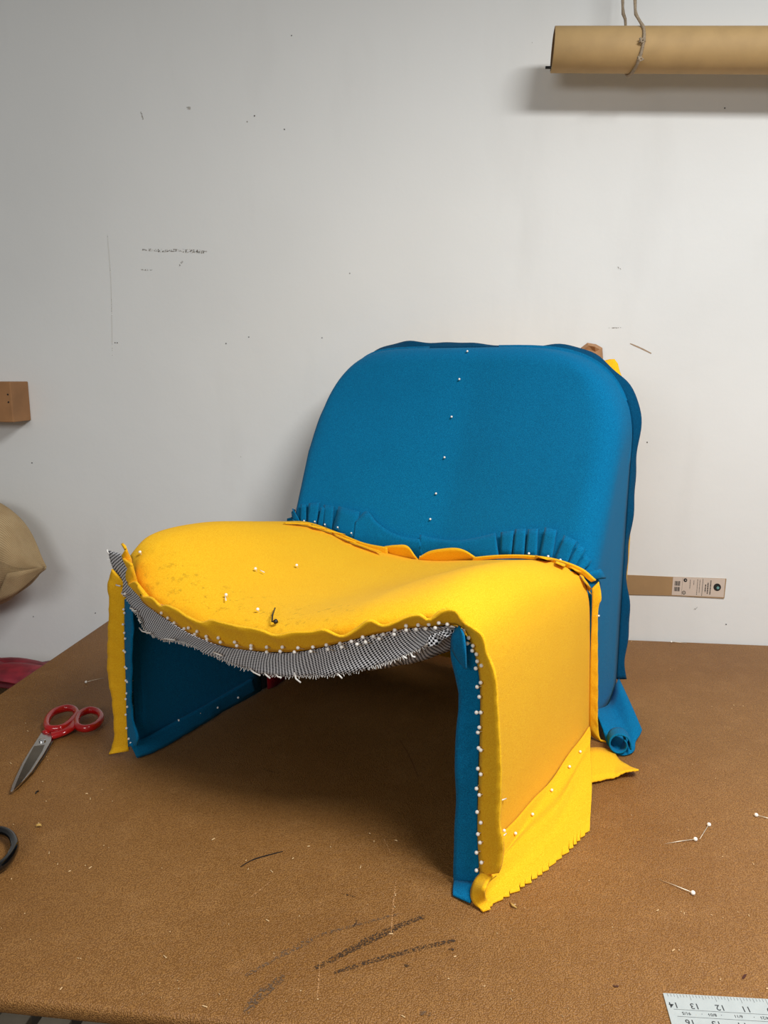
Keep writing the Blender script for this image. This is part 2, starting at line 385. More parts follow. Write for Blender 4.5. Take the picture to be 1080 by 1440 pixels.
# back cover: sections at rising heights, each wrapped from the right rear edge round the front to the left rear edge
HW, CZ, CH = .3125, .50, .174
def yf(z):
    if z < .30: return .4135+(.30-z)*.12
    d = z-.30; return .4135+.56*d-.35*max(0, d-.2)**2
def yr(z): return .618+.035*(z/.674)**4
def halfw(z):
    if z <= CZ: return HW
    return HW*max(0, 1-((z-CZ)/CH)**2)**.25
def halfl(z):
    b_ = HW+.020*max(0, min(1, (z-.30)/.16))
    if z <= CZ: return b_
    return b_*max(0, 1-((z-CZ)/CH)**2)**.125
def crown(x, n=4): return CZ+CH*math.sqrt(max(0, 1-min(1, abs(x)/HW)**n))
def back_pt(s, z):                                          # s in -1..1 across the front and sides
    w_ = halfw(z) if s >= 0 else halfl(z)+.004; y0 = yf(z); y1 = yr(z)
    rad = min(.05 if s >= 0 else .024, (y1-y0)*.8, max(w_, .001)) if z > .30 else .018+.032*max(0, (z-.2)/.1)
    side = (y1-y0-rad); face = w_-rad; fr = [0.0, .16, .34, 1.0]
    a = 1-abs(s)
    if a < fr[1]: q = a/fr[1]; x = w_; y = y1-side*q
    elif a < fr[2]: q = (a-fr[1])/(fr[2]-fr[1])*math.pi/2; x = w_-rad+rad*math.cos(q); y = y0+rad-rad*math.sin(q)
    else: q = (a-fr[2])/(1-fr[2]); x = face*(1-q); y = y0
    if z > .2:
        u = abs(x)/HW
        conc = .040*max(0, 1-u**1.25)*min(1, (z-.28)/.1)*max(0, min(1, (.685-z)/.10))
        k = math.sqrt((.014)**2+x*x)-.014                      # round the dart a little
        conc = .054*max(0, 1-(k/(HW-.02))**1.05)*max(0, min(1, (.70-z)/.30))**.6
        R_ = .030; d = crown(x*(1 if s >= 0 else .94), 4 if s >= 0 else 8.0)-z
        roll = R_-math.sqrt(max(0, R_*R_-(R_-d)**2)) if d < R_ else 0
        y = min(y+conc+roll*.9, y1)
    xx = x
    if s > 0 and a < fr[1] and z < .30: xx += .0035*math.exp(-((y-.525)/.010)**2)*min(1, (.30-z)/.06)
    sg = 1 if s >= 0 else -1
    return Vector((-HW+sg*xx, y, z))
zs = [.004+.036*k for k in range(6)]+[.22, .25, .28, .30, .31, .34, .37, .40, .43, .46]+[CZ+CH*math.sin(t)*.9999 for t in [k*math.pi/2/26 for k in range(0, 27)]]
NS = 72
rows = []
for z in zs: rows.append([back_pt(1-2*j/NS, z) for j in range(NS+1)])
bme = grid('back_cover', rows)
_b = bmesh.new(); _b.from_mesh(bme)
bmesh.ops.delete(_b, geom=[f for f in _b.faces if f.calc_center_median().z < .24 and abs(f.calc_center_median().x+HW) < HW-.017], context='FACES')
_b.to_mesh(bme); _b.free()
back = obj('back_cover', bme, BLU, chair); thick(back, .004, 1.0); back['label'] = 'teal felt cover of the back'
BACKBVH = BVHTree.FromPolygons([tuple(v.co) for v in back.data.vertices], [tuple(p.vertices) for p in back.data.polygons])
# rear cover (yellow) closes the back down to the floor
rows = []
for z in [.02, .12, .22, .34, .46]+zs[16:-1]:
    w_ = halfw(z)*.97; z = z if z < CZ else CZ+(z-CZ)*.95; rows.append([Vector((-.3125+w_*(-1+2*j/24), yr(z)+.006*(1-(-1+2*j/24)**2)+.001, z)) for j in range(25)])
o = obj('rear_cover', grid('rear_cover', rows), YEL, chair); thick(o, .004, 1.0); o['label'] = 'yellow felt cover at the rear'
# shell body under the cloth (underside of the seat)
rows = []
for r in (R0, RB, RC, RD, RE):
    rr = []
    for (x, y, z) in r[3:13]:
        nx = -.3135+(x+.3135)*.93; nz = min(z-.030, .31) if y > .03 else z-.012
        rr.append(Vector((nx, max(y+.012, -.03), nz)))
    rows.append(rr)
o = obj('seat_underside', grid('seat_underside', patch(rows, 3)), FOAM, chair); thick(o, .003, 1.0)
# inner side linings
for sg, X in ((1, -.030), (-1, -.613)):
    rows = []
    for i in range(12):
        z = .004+(.310-.004)*i/11
        rows.append([Vector((X+sg*.002*math.sin(9*z+5*j/10), -.004+(.305 if sg < 0 else .42)*j/12, z)) for j in range(13)])
    o = obj('inner_lining', grid('inner_lining', rows), BLU, chair); thick(o, .003, 0); o['label'] = 'teal felt inner lining'
for X in (-.622, -.016):
    o = obj('leg_edge', box('leg_edge', (X-.009, .002, .004), (X+.009, .012, .28), .001), BLU, chair, False)
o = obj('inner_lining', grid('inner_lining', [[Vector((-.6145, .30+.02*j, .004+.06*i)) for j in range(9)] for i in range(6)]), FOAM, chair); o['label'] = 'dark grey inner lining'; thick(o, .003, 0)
o = obj('lining_scrap', grid('lining_scrap', [[Vector((-.606+.003*math.sin(j), .315+.012*j, .004+.03*i)) for j in range(8)] for i in range(4)]), RED, chair); thick(o, .003, 0); o['label'] = 'red scrap of lining'

# ---- seam allowances of the front edge -------------------------------------------------
def ribbon(name, A, B, m, n, mid=0.0, nrm=Vector((0, -1, 0)), wav=0.0, freq=60, t=.0025, rowsn=6, ragged=0.0, parent=None, edgewav=0.0):
    A = cr(A, n); B = cr(B, n); rows = []
    ph = random.uniform(0, 6)
    for i in range(rowsn):
        q = i/(rowsn-1); r = []
        for j in range(n):
            p = A[j].lerp(B[j], q)
            s = j/(n-1)
            p = p+nrm*(mid*math.sin(math.pi*q*.5)+wav*q*(math.sin(freq*s+ph)+.5*math.sin(freq*2.3*s+ph*2)))
            if i == rowsn-1:
                d = (B[j]-A[j]).normalized(); p = p+d*(random.uniform(-ragged, ragged)+edgewav*math.sin(freq*1.7*s+ph))
            r.append(p)
        rows.append(r)
    o = obj(name, grid(name, rows), m, parent or chair); thick(o, t, 0)
    return o
def F(pts, off=0.0): return [cf(x, y, off) for x, y in pts]

pinline = [(184, 786), (188, 812), (200, 843), (218, 858), (240, 872), (268, 889), (308, 905), (340, 911), (375, 915), (412, 915), (450, 909), (490, 899), (530, 889), (570, 882), (608, 879), (640, 877), (655, 884)]
# yellow lip above the tweed
yl = ribbon('seam_allowance', F(pinline, .010), F([(172, 764), (177, 771), (171, 782), (178, 789), (186, 794), (180, 800), (177, 812), (180, 821), (189, 818), (194, 821), (195, 832), (200, 839), (211, 840), (218, 845), (225, 852), (234, 851), (246, 856), (262, 866), (283, 875), (297, 872), (320, 877), (340, 881), (366, 886), (386, 893), (412, 889), (440, 888), (456, 885), (480, 895), (500, 885), (520, 872), (540, 880), (570, 868), (590, 864), (603, 872), (622, 858), (640, 858), (650, 874)], .030), YEL, 150, wav=.0006, t=.0035)
yl['label'] = 'wavy yellow lip along the front seam'
# yellow lip down the right leg
ribbon('seam_allowance', [cy(655, 884, -.012), cy(668, 915, -.012), cy(676, 955, -.012), cy(677, 1010, -.012), cy(675, 1090, -.012), cy(673, 1170, -.012), cy(676, 1232, -.012)],
       [cy(652, 874, -.03), cy(678, 893, -.03), cy(686, 920, -.03), cy(697, 950, -.03), cy(701, 1000, -.03), cy(705, 1080, -.03), cy(704, 1130, -.03), cy(703, 1160, -.03), cy(708, 1183, -.03), cy(705, 1215, -.03), cy(700, 1228, -.03)], YEL, 90, wav=.0004, t=.0035)
# teal lip on the inside of the right leg
tl = ribbon('seam_allowance', [cy(650, 884, -.012), cy(665, 915, -.012), cy(674, 955, -.012), cy(675, 1010, -.012), cy(672, 1090, -.012), cy(671, 1170, -.012), cy(675, 1240, -.012)],
       [cy(641, 882, -.02), cy(634, 915, -.015), cy(641, 955, -.012), cy(645, 990, -.012), cy(641, 1050, -.012), cy(641, 1120, -.012), cy(639, 1180, -.012), cy(639, 1246, -.012)], BLU, 90, wav=.0015, freq=14)
tl['label'] = 'teal lip on the inner edge of the leg'
ribbon('seam_tab', [cy(646, 880, -.025), cy(636, 893, -.025), cy(635, 910, -.025), cy(642, 925, -.025), cy(654, 940, -.03)], [cy(648, 884, -.03), cy(652, 892, -.034), cy(654, 905, -.036), cy(655, 920, -.036), cy(655.5, 941, -.032)], BLU, 20, t=.002)
# teal foot wrap, front right
ribbon('hem', [cy(639, 1238, -.012), cy(650, 1240, -.016), cy(676, 1240, -.014)], [cz(640, 1255, .003), cz(648, 1259, .003), cz(664, 1266, .004)], BLU, 16, mid=.006, t=.003)
# left leg
ll = ribbon('seam_allowance', [cy(177, 822, -.012), cy(176, 900, -.012), cy(178, 960, -.012), cy(179, 1010, -.012), cy(181, 1050, -.012), cy(181, 1056, -.012)],
       [cy(158, 800, -.02), cy(152, 822, -.02), cy(154, 850, -.02), cy(152, 900, -.02), cy(152, 947, -.02), cy(158, 985, -.02), cy(161, 1030, -.02), cy(158, 1050, -.02), cy(153, 1061, -.03)], YEL, 80, wav=.0006, t=.003)
ll['label'] = 'yellow lip standing off the left leg'
ribbon('seam_allowance', [cy(176, 842, -.012), cy(176, 900, -.012), cy(178, 960, -.012), cy(179, 1010, -.012), cy(181, 1050, -.012)],
       [cy(187, 846, -.022), cy(187, 900, -.022), cy(186, 925, -.022), cy(185, 960, -.022), cy(187, 1012, -.022), cy(195, 1036, -.024), cy(193, 1048, -.02)], BLU, 80, wav=.001, freq=20, t=.003)
# tweed lip below the seam
tw = ribbon('tweed_lip', F([(180, 782), (186, 812), (200, 843), (218, 860), (240, 875), (268, 892), (308, 908), (340, 914), (375, 918), (412, 918), (450, 912), (490, 902), (530, 892), (570, 885), (608, 882), (643, 880)], .008),
       F([(152, 774), (158, 798), (163, 815), (170, 830), (180, 842), (192, 862), (199, 872), (204, 886), (230, 899), (256, 903), (290, 917), (330, 935), (364, 945), (400, 950), (440, 951), (480, 947), (520, 939), (550, 930), (585, 915), (610, 900), (637, 892)], .010), TWEED, 140, wav=.0022, freq=38, ragged=.0007, t=.002, rowsn=9)
tw['label'] = 'black and white tweed strip, frayed'
# lower roll of the tweed tucked under, right end
ribbon('tweed_fold', F([(560, 922), (590, 905), (615, 893), (636, 884)], .004), F([(520, 941), (560, 936), (600, 926), (634, 914)], -.03), TWEED, 30, wav=.003, freq=12, t=.002)
ribbon('tweed_tuck', F([(600, 898), (606, 893), (616, 890), (628, 884)], .020), F([(602, 908), (614, 907), (622, 900), (640, 890)], .016), TWEED, 18, wav=.004, freq=12, t=.002)
# frayed threads
V = []
def thr(a, b, r=.0011):
    A, B = cf(*a, .014), cf(*b, .018); m_ = (A+B)/2+Vector((random.uniform(-.002, .002), -.003, random.uniform(-.001, .002)))
    return obj('thread', sweep('thread', [A, m_, B], r, 5), THREAD, chair)
for a, b in [((300, 917), (312, 922)), ((196, 883), (206, 889)), ((204, 888), (212, 890)), ((228, 899), (246, 900)), ((352, 940), (366, 950)), ((372, 946), (380, 954)), ((388, 948), (396, 953)), ((414, 946), (423, 960)), ((474, 947), (481, 954)), ((186, 856), (192, 859)), ((184, 853), (188, 857)), ((151, 772), (153, 779)),
             ((577, 918), (584, 924)), ((566, 922), (572, 926)), ((632, 882), (640, 882)), ((606, 893), (614, 894)), ((616, 893), (622, 888)), ((598, 908), (604, 902)), ((196, 868), (198, 876)), ((164, 821), (169, 824)), ((172, 832), (176, 836))]:
    thr(a, b)
# a dense short fray along the tweed hem: uncountable
V = []; Fc = []
E2 = cr(F([(152, 774), (158, 798), (163, 815), (170, 830), (180, 842), (192, 862), (199, 872), (204, 886), (230, 899), (256, 903), (290, 917), (330, 935), (364, 945), (400, 950), (440, 951), (480, 947), (520, 939), (550, 930), (585, 915), (610, 900)], .011), 240)
for i, p in enumerate(E2[:-1]):
    t = (E2[i+1]-p).normalized(); d = Vector((t.z, 0, -t.x)) if t.x > 0 else Vector((-t.z, 0, t.x)); d = (d+t*random.uniform(-.9, .9)+Vector((0, random.uniform(-.8, .3), 0))).normalized()
    L = random.uniform(.0015, .005); s = t*.0005; b = len(V)
    V += [p-s-d*.001, p+s-d*.001, p+d*L+s*.6, p+d*L-s*.6]; Fc.append((b, b+1, b+2, b+3))
o = obj('fray', mesh('fray', V, Fc), THREAD, chair, False); thick(o, .0006, 0); o['kind'] = 'stuff'

# ---- aprons and hems at the feet ---------------------------------------------------------
top = [cx(676, 1232, .0055), cx(690, 1222, .0055), cx(706, 1192, .0055), cx(728, 1166, .0055), cx(750, 1140, .0055), cx(776, 1108, .0055), cx(800, 1076, .0055), cx(828, 1050, .0055)]
top = [Vector((p.x, p.y, max(p.z, .012))) for p in top]
bot = [cz(668, 1270, .006), cz(682, 1279, .002), cz(700, 1268, .002), cz(722, 1255, .002), cz(745, 1240, .002), cz(768, 1224, .002), cz(795, 1200, .002), cz(829, 1166, .003)]
teeth = []
while len(teeth) < 121:
    n_ = random.choice((5, 6, 7, 9)); a_ = random.uniform(.004, .009); teeth += [a_*k/n_ for k in range(n_)]
T = cr(top, 121); Bt = cr(bot, 121); rows = []
for i in range(19):
    q = i/18; r = []
    for j in range(121):
        s = j/120; p0 = T[j]+Vector((0, 0, .016+.0035*math.sin(8*s)+.002*math.sin(19*s))); k_ = Vector((T[j].x+.010, T[j].y-.002, .008)); p = p0*(1-q)**2+k_*2*q*(1-q)+Bt[j]*q*q
        e_ = math.sin(math.pi*q)
        p.x += .004*e_*e_*math.sin(9*s+5*q)
        p.z += .013*math.exp(-((q-.52-.1*(1-s))/.14)**2)*(1-.45*s)-.005*math.exp(-((q-.74)/.08)**2)*(1-s)
        p.z = max(p.z, .002)
        if i == 18:
            d = (Bt[j]-T[j]).normalized(); k = teeth[j]; p = p+d*(k-.003)+(Bt[min(j+1, 120)]-Bt[max(j-1, 0)]).normalized()*k*.5; p.z = .002
        r.append(p)
    rows.append(r)
o = obj('hem', grid('hem', rows), YEL, chair); thick(o, .0025, 1); o['label'] = 'ragged yellow hem spread on the table'
HEMBVH = BVHTree.FromPolygons([tuple(v.co) for v in o.data.vertices], [tuple(p.vertices) for p in o.data.polygons])
# curled front corner of that hem
A = [cy(676, 1228, -.018), cy(668, 1238, -.026), cy(663, 1252, -.03), cz(664, 1265, .008), cz(672, 1276, .003), cz(679, 1283, .002)]
Bq = [cy(700, 1228, -.015), cy(690, 1236, -.025), cy(684, 1248, -.04), cz(686, 1262, .012), cz(690, 1272, .006), cz(692, 1276, .003)]
ribbon('hem', A, Bq, YEL, 24, mid=.004, t=.003)
# rear flap of the yellow hem
A = [cz(829, 1052, .012), cz(846, 1052, .008), cz(862, 1058, .005), cz(872, 1070, .003), cz(885, 1078, .003), cz(898, 1083, .010)]
Bq = [cz(829, 1103, .003), cz(846, 1100, .003), cz(856, 1097, .003), cz(864, 1096, .003), cz(880, 1088, .010), cz(898, 1086, .012)]
o = ribbon('hem', A, Bq, YEL, 30, nrm=Vector((0, 0, 1)), mid=.003, t=.0025, ragged=.0012); o['label'] = 'pointed yellow hem flap at the rear corner'
# yellow lip of the rear side seam (stands out sideways)
ra = [Vector((.001, .4225, .278)), Vector((.001, .428, .24)), Vector((.001, .437, .12)), Vector((.001, .45, .03)), Vector((.002, .455, .008))]
o = ribbon('seam_allowance', ra, [cy(842, 818, .43), cy(846, 842, .43), cy(841, 862, .43), cy(841, 960, .44), cy(841, 1020, .45), cy(846, 1044, .45), cy(856, 1052, .45)], YEL, 60, nrm=Vector((0, -1, 0)), wav=.0008, t=.003)
o['label'] = 'orange-yellow lip along the rear side seam'
# teal hem, flared and curled, behind the rear leg
A = [cx(844, 990, .004), cx(856, 990, .005), Vector((.005, .60, .05)), Vector((.002, .625, .05))]
Bq = [cz(851, 1044, .003), cz(866, 1060, .003), cz(886, 1056, .004), cz(899, 1026, .018)]
A[0].y = min(A[0].y, .47)
o = ribbon('hem', A, Bq, BLU, 30, nrm=Vector((1, 0, 0)), mid=.004, wav=.002, freq=9, t=.003); o['label'] = 'teal hem flared on the table'
# the curl
rows = []
cen = cz(870, 1044, .020); dirn = (cz(886, 1054, .012)-cen); upc = Vector((0, 0, 1))
axis = Vector((0.35, -.93, .12)).normalized(); sx_ = axis.cross(upc).normalized(); ux = sx_.cross(axis)
for k in range(26):
    a = math.radians(200-k*17); r = .019-.00030*k
    rows.append([cen+sx_*r*math.cos(a)+ux*r*1.0*math.sin(a)+axis*(-.022+.034*j/6) for j in range(7)])
o = obj('hem_curl', grid('hem_curl', rows), BLU, chair); thick(o, .0025, 0)
# teal hem under the left inner lining
A = [cx(183, 1046, -.607), cx(210, 1034, -.607), cx(250, 1012, -.607), cx(300, 985, -.607), cx(355, 953, -.607)]
Bq = [cz(190, 1066, .003), cz(226, 1052, .003), cz(262, 1030, .003), cz(306, 1004, .003), cz(357, 974, .003)]
o = ribbon('hem', A, Bq, BLU, 40, nrm=Vector((1, 0, .3)), mid=.004, wav=.0015, freq=11, t=.003, ragged=.0008)

# ---- rear seam lips round the back -------------------------------------------------------
def outline(z0=.05, n=140, grow=0.0):
    return outline2(z0, n, grow)
def outline_old(z0=.05, n=140, grow=0.0):
    pts = []
    for z in [z0+(.548-z0)*i/20 for i in range(21)]: pts.append((halfw(z)+grow, z))
    for k in range(1, 15): a = k*math.pi/28; pts.append((.3125-.124+(.124+grow)*math.cos(a), .548+(.124+grow)*math.sin(a)))
    L = [Vector((-.3125+x, 0, z)) for x, z in pts]; Rr = [Vector((-.3125-x, 0, z)) for x, z in reversed(pts)]
    return resample(L+Rr, n)
def outline2(z0, n, grow):
    pts = [(HW+grow, z0+(CZ-z0)*i/20) for i in range(20)]
    for k in range(0, 40):
        a = k*math.pi/80; z = CZ+CH*math.sin(a); w_ = halfw(z)
        x2 = halfw(CZ+CH*math.sin(a+.01)); t = Vector((x2-w_, CH*(math.sin(a+.01)-math.sin(a)))).normalized(); nn = Vector((t.y, -t.x))
        pts.append((w_+grow*nn.x, z+grow*nn.y))
    L = [Vector((-HW+x, 0, z)) for x, z in pts]
    pl = []
    for x, z in pts: pl.append((x if z < CZ else x*1.0+(halfl(min(z, CZ+CH-1e-4))-halfw(min(z, CZ+CH-1e-4))), z))
    Rr = [Vector((-HW-x-.003, 0, z)) for x, z in reversed(pl)]
    return resample(L+[Vector((-HW, 0, CZ+CH+grow))]+Rr, n)
def rearlip(m, y0, w0, seed, label):
    rnd = random.Random(seed); A = outline(n=200); B = outline(n=200, grow=.02); rows = []
    ph = [rnd.uniform(0, 6) for _ in range(5)]
    for i in range(5):
        q = i/4; r = []
        for j in range(200):
            s = j/199; zz = A[j].z
            d = (B[j]-A[j]); d = Vector((d.x, 0, d.z)); d = d.normalized() if d.length > 1e-6 else Vector((0, 0, 1))
            ww = w0*(.55+.28*math.sin(23*s+ph[0])+.22*math.sin(61*s+ph[1])+.08*math.sin(140*s+ph[2]))
            if .13 < s < .42: ww *= 1.0
            if m is YEL: ww = w0*math.exp(-((s-.330)/.016)**2)*(1+.5*math.sin(190*s))
            else: ww *= 1-.75*math.exp(-((s-.47)/.035)**2)
            ww = max(.001, ww)
            y = yr(zz)+y0+.004+q*.012+q*.003*math.sin(80*s+ph[3])
            r.append(Vector((A[j].x, y, zz))+d*ww*q)
        rows.append(r)
    o = obj('seam_allowance', grid('seam_allowance', rows), m, chair); thick(o, .003, 0); o['label'] = label
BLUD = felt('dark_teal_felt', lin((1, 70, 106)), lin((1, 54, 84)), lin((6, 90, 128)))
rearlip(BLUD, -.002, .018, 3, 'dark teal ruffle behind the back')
rearlip(YEL, .010, .017, 11, 'yellow ruffle behind the back')

# ---- the seam between seat and back ------------------------------------------------------
def onback(x, y, off=.004):
    d = dloc(ray(x, y)).normalized(); h = BACKBVH.ray_cast(CL, d)
    if h[0] is None: return cy(x, y, .47)
    n = h[1] if h[1].dot(d) < 0 else -h[1]
    return h[0]+n*off
def onseat(x, y, off=.004):
    d = dloc(ray(x, y)).normalized(); h = SEATBVH.ray_cast(CL, d)
    if h[0] is None: return cy(x, y, .42)
    n = h[1] if h[1].dot(d) < 0 else -h[1]
    return h[0]+n*off
def tab(name, quad, m, lift=.0035, label=None):             # quad: root-left, root-right, tip-right, tip-left, in photo pixels on the back
    rows = []
    for i in range(5):
        q = i/4; r = []
        for j in range(5):
            s = j/4
            x = (quad[0][0]*(1-s)+quad[1][0]*s)*(1-q)+(quad[3][0]*(1-s)+quad[2][0]*s)*q
            y = (quad[0][1]*(1-s)+quad[1][1]*s)*(1-q)+(quad[3][1]*(1-s)+quad[2][1]*s)*q
            r.append(onback(x, y, .0055+lift*q*(1+.3*math.sin(3*s))))
        rows.append(r)
    o = obj(name, grid(name, rows), m, chair); thick(o, .0022, 0)
    if label: o['label'] = label
    return o
# cut teal tabs, left group then right group
for q in [((424, 736), (432, 737), (433, 712), (426, 711)), ((434, 738), (446, 741), (452, 709), (437, 710)), ((448, 741), (455, 743), (459, 716), (454, 716)),
          ((456, 744), (468, 748), (472, 714), (458, 712)), ((468, 749), (500, 764), (508, 722), (479, 714)),
          ((416, 734), (424, 736), (417, 717), (412, 718)), ((404, 733), (420, 736), (412, 727), (404, 729)),
          ((706, 780), (721, 782), (726, 749), (708, 751)), ((723, 782), (739, 783), (743, 746), (728, 747)), ((741, 783), (757, 786), (760, 746), (746, 747)),
          ((760, 787), (778, 791), (786, 748), (770, 744)), ((780, 792), (797, 799), (812, 763), (797, 755)), ((798, 800), (806, 804), (822, 775), (814, 766)), ((808, 805), (815, 810), (828, 790), (822, 780)),
          ((818, 808), (826, 815), (844, 812), (838, 800))]:
    tab('seam_tab', q, BLU)
def backstrip(A, B, m, n, off0, off1, name='seam_allowance', t=.003, f=onback):
    a = [Vector((x, y, 0)) for x, y in A]; b = [Vector((x, y, 0)) for x, y in B]; a = cr(a, n); b = cr(b, n); rows = []
    for i in range(6):
        q = i/5; rows.append([f(*(a[j].lerp(b[j], q))[:2], off0+(off1-off0)*q) for j in range(n)])
    o = obj(name, grid(name, rows), m, chair); thick(o, t, 0); return o
backstrip([(498, 764), (520, 774), (545, 780), (575, 786), (600, 788)], [(502, 736), (518, 721), (532, 736), (552, 750), (575, 758), (592, 760)], BLU, 40, .0055, .009)
backstrip([(590, 790), (620, 790), (660, 790), (704, 788)], [(593, 754), (620, 760), (650, 762), (680, 757), (700, 752)], BLU, 40, .0055, .009)
# yellow lips
o = backstrip([(388, 737), (430, 739), (470, 752), (510, 770), (545, 780)], [(388, 734), (430, 734), (470, 747), (510, 763), (545, 770)], YEL, 50, .0, .002, f=lambda x, y, o_: cy(x, y, .412-o_))
o['label'] = 'cut yellow lip'
o = backstrip([(540, 779), (560, 783), (580, 788), (590, 790)], [(540, 769), (556, 767), (572, 768), (583, 782)], YEL, 24, .0, .014, f=lambda x, y, o_: cy(x, y, .424-o_))
o = backstrip([(587, 791), (610, 792), (640, 790), (668, 786)], [(590, 784), (606, 775), (635, 771), (652, 774), (668, 784)], YEL, 40, .0, .016, f=lambda x, y, o_: cy(x, y, .428-o_))
o['label'] = 'large orange-yellow wave of the seat seam'
o = backstrip([(664, 788), (700, 785), (740, 785), (780, 791), (815, 806), (832, 818)], [(666, 784), (700, 781), (740, 781), (780, 786), (817, 799), (838, 816)], YEL, 60, .0, .003, f=lambda x, y, o_: cy(x, y, .413-o_))
def seattab(q, m=YEL):
    rows = []
    for i in range(4):
        r = []
        for j in range(5):
            a, b = i/3, j/4
            x = (q[0][0]*(1-b)+q[1][0]*b)*(1-a)+(q[3][0]*(1-b)+q[2][0]*b)*a
            y = (q[0][1]*(1-b)+q[1][1]*b)*(1-a)+(q[3][1]*(1-b)+q[2][1]*b)*a
            r.append(onseat(x, y, .0035+.004*a))
        rows.append(r)
    o = obj('seam_tab', grid('seam_tab', rows), m, chair); thick(o, .0025, 0)
for q in [((398, 738), (420, 738), (438, 743), (422, 741)), ((426, 739), (444, 743), (458, 749), (440, 746)), ((446, 744), (464, 750), (484, 757), (462, 752)), ((466, 752), (490, 762), (500, 768), (486, 764)), ((490, 763), (530, 777), (536, 782), (498, 769)),
          ((750, 785), (778, 790), (768, 793), (752, 788)), ((780, 792), (795, 797), (790, 802), (779, 797)), ((797, 798), (818, 808), (822, 813), (806, 807)), ((812, 808), (822, 820), (832, 836), (818, 822))]:
    seattab(q)

# ---- pins --------------------------------------------------------------------------------
def pinmesh():
    bm = bmesh.new()
    bmesh.ops.create_icosphere(bm, subdivisions=2, radius=.0024)
    r = bmesh.ops.create_cone(bm, cap_ends=True, segments=6, radius1=.0004, radius2=.0004, depth=.012)
    for v in r['verts']: v.co = Vector((v.co.x, v.co.y, v.co.z-.007))
    for f in bm.faces:
        f.material_index = 0 if max(v.co.length for v in f.verts) < .0026 else 1; f.smooth = True
    me = bpy.data.meshes.new('pin'); bm.to_mesh(me); bm.free(); me.materials.append(PINW); me.materials.append(STEEL); return me
PINM = pinmesh()
def pin(P, d, s=1.0):
    o = bpy.data.objects.new('pin', PINM); C.objects.link(o); o.parent = chair
    o.location = P; o.rotation_euler = Vector(d).to_track_quat('Z', 'Y').to_euler(); o.scale = (s, s, s)
front = [(221, 849), (227, 862), (236, 869), (245, 876), (259, 884), (265, 883), (274, 892), (277, 888), (290, 895), (291, 899), (307, 897), (310, 903), (330, 903), (333, 908), (353, 908), (353, 912), (375, 910), (375, 917), (397, 910), (394, 916), (419, 911), (414, 917), (440, 910), (437, 916), (459, 907), (461, 913), (478, 905), (480, 910), (494, 902), (502, 906), (510, 896), (514, 903), (525, 895), (533, 898), (539, 892), (555, 886), (554, 892), (571, 880), (571, 886), (588, 879), (585, 885), (603, 878), (598, 884), (617, 876), (612, 883), (629, 878), (176, 835)]
for x, y in front: pin(cf(x, y, .022), (random.uniform(-.3, .3), -.9, .4))
leg = [(652, 887), (652, 892), (659, 897), (657, 905), (665, 908), (664, 915), (670, 920), (671, 930), (669, 940), (677, 936), (676, 960), (671, 966), (674, 980), (676, 1002), (670, 1002), (674, 1023), (672, 1030), (673, 1052), (676, 1055), (672, 1081), (676, 1089), (670, 1109), (674, 1118), (671, 1142), (676, 1157), (672, 1173), (675, 1185), (670, 1199), (677, 1213), (670, 1224)]
for x, y in leg: pin(cy(x, y, -.022), (random.uniform(-.5, .2), -.9, .1))
for x, y in [(174, 857), (175, 862), (173, 878), (175, 890), (176, 898), (174, 915), (176, 917), (176, 938), (178, 940), (177, 957), (179, 959), (178, 975), (177, 983), (179, 994), (177, 1005), (178, 1024), (181, 1039), (184, 1045)]: pin(cy(x, y, -.018), (-.2, -.9, .1), .85)
for x, y in [(222, 1035), (251, 1013), (281, 1003), (306, 995), (335, 981)]: pin(cx(x, y, -.606), (.9, -.2, .3), .9)
for x, y in [(658, 496), (647, 534), (636, 587), (626, 644), (614, 695), (606, 731)]: pin(onback(x, y, .004), (.1, -.9, .3), .9)
for x, y in [(432, 736), (447, 737), (461, 741), (479, 745), (498, 753), (517, 762), (538, 768), (595, 779)]: pin(onback(x, y, .016), (0, -.6, .8), .8)
for x, y in [(749, 782), (776, 786), (793, 791)]: pin(onback(x, y, .014), (0, -.6, .8), .9)
pin(cx(842, 866, .02), (.9, -.3, .2), .7); pin(cx(860, 1002, .012), (.9, -.3, .2), .7)
for x, y in [(416, 799), (358, 804), (318, 841), (363, 862), (200, 779)]: pin(onseat(x, y, .0055), (0, -.5, .85), 1.0)
for x, y in [(816, 1057), (801, 1078), (776, 1111), (749, 1145), (725, 1172), (709, 1168)]: 
    d_ = dloc(ray(x, y)).normalized(); h_ = HEMBVH.ray_cast(CL, d_)
    P_ = h_[0]-d_*.006 if h_[0] is not None else cx(x, y, .010)
    pin(P_, (.8, -.4, .5), .9)
# short white basting stitches on the yellow side
for a, b in [((707, 1176), (712, 1172)), ((706, 1205), (712, 1202)), ((706, 1125), (712, 1123)), ((365, 806), (371, 809)), ((317, 843), (318, 849))]:
    f = (lambda p: cx(p[0], p[1], .007)) if a[1] > 900 else (lambda p: onseat(p[0], p[1], .005))
    obj('stitch', sweep('stitch', [f(a), f(b)], .0008, 6), THREAD, chair)
# black bent pin on the seat
BLK = plain('black_wire', (22, 20, 20), .4)
P0 = onseat(387, 859, .004); P1 = onseat(386, 872, .008); P2 = onseat(385, 879, .006); P3 = onseat(390, 879, .006)
o = obj('hook_pin', sweep('hook_pin', [P0, P1, P2, P3], .0011, 6), BLK, chair); o['label'] = 'black bent pin'
obj('hook_pin_head', sweep('hook_pin_head', [P3+Vector((-.003, 0, 0)), P3, P3+Vector((.003, 0, 0))], [.0018, .0038, .0018], 8), BLK, chair)
for c_ in chair.children:
    if c_.type == 'MESH' and c_.data is not PINM:
        for v in c_.data.vertices:
            if v.co.z < .0032: v.co.z = .0032

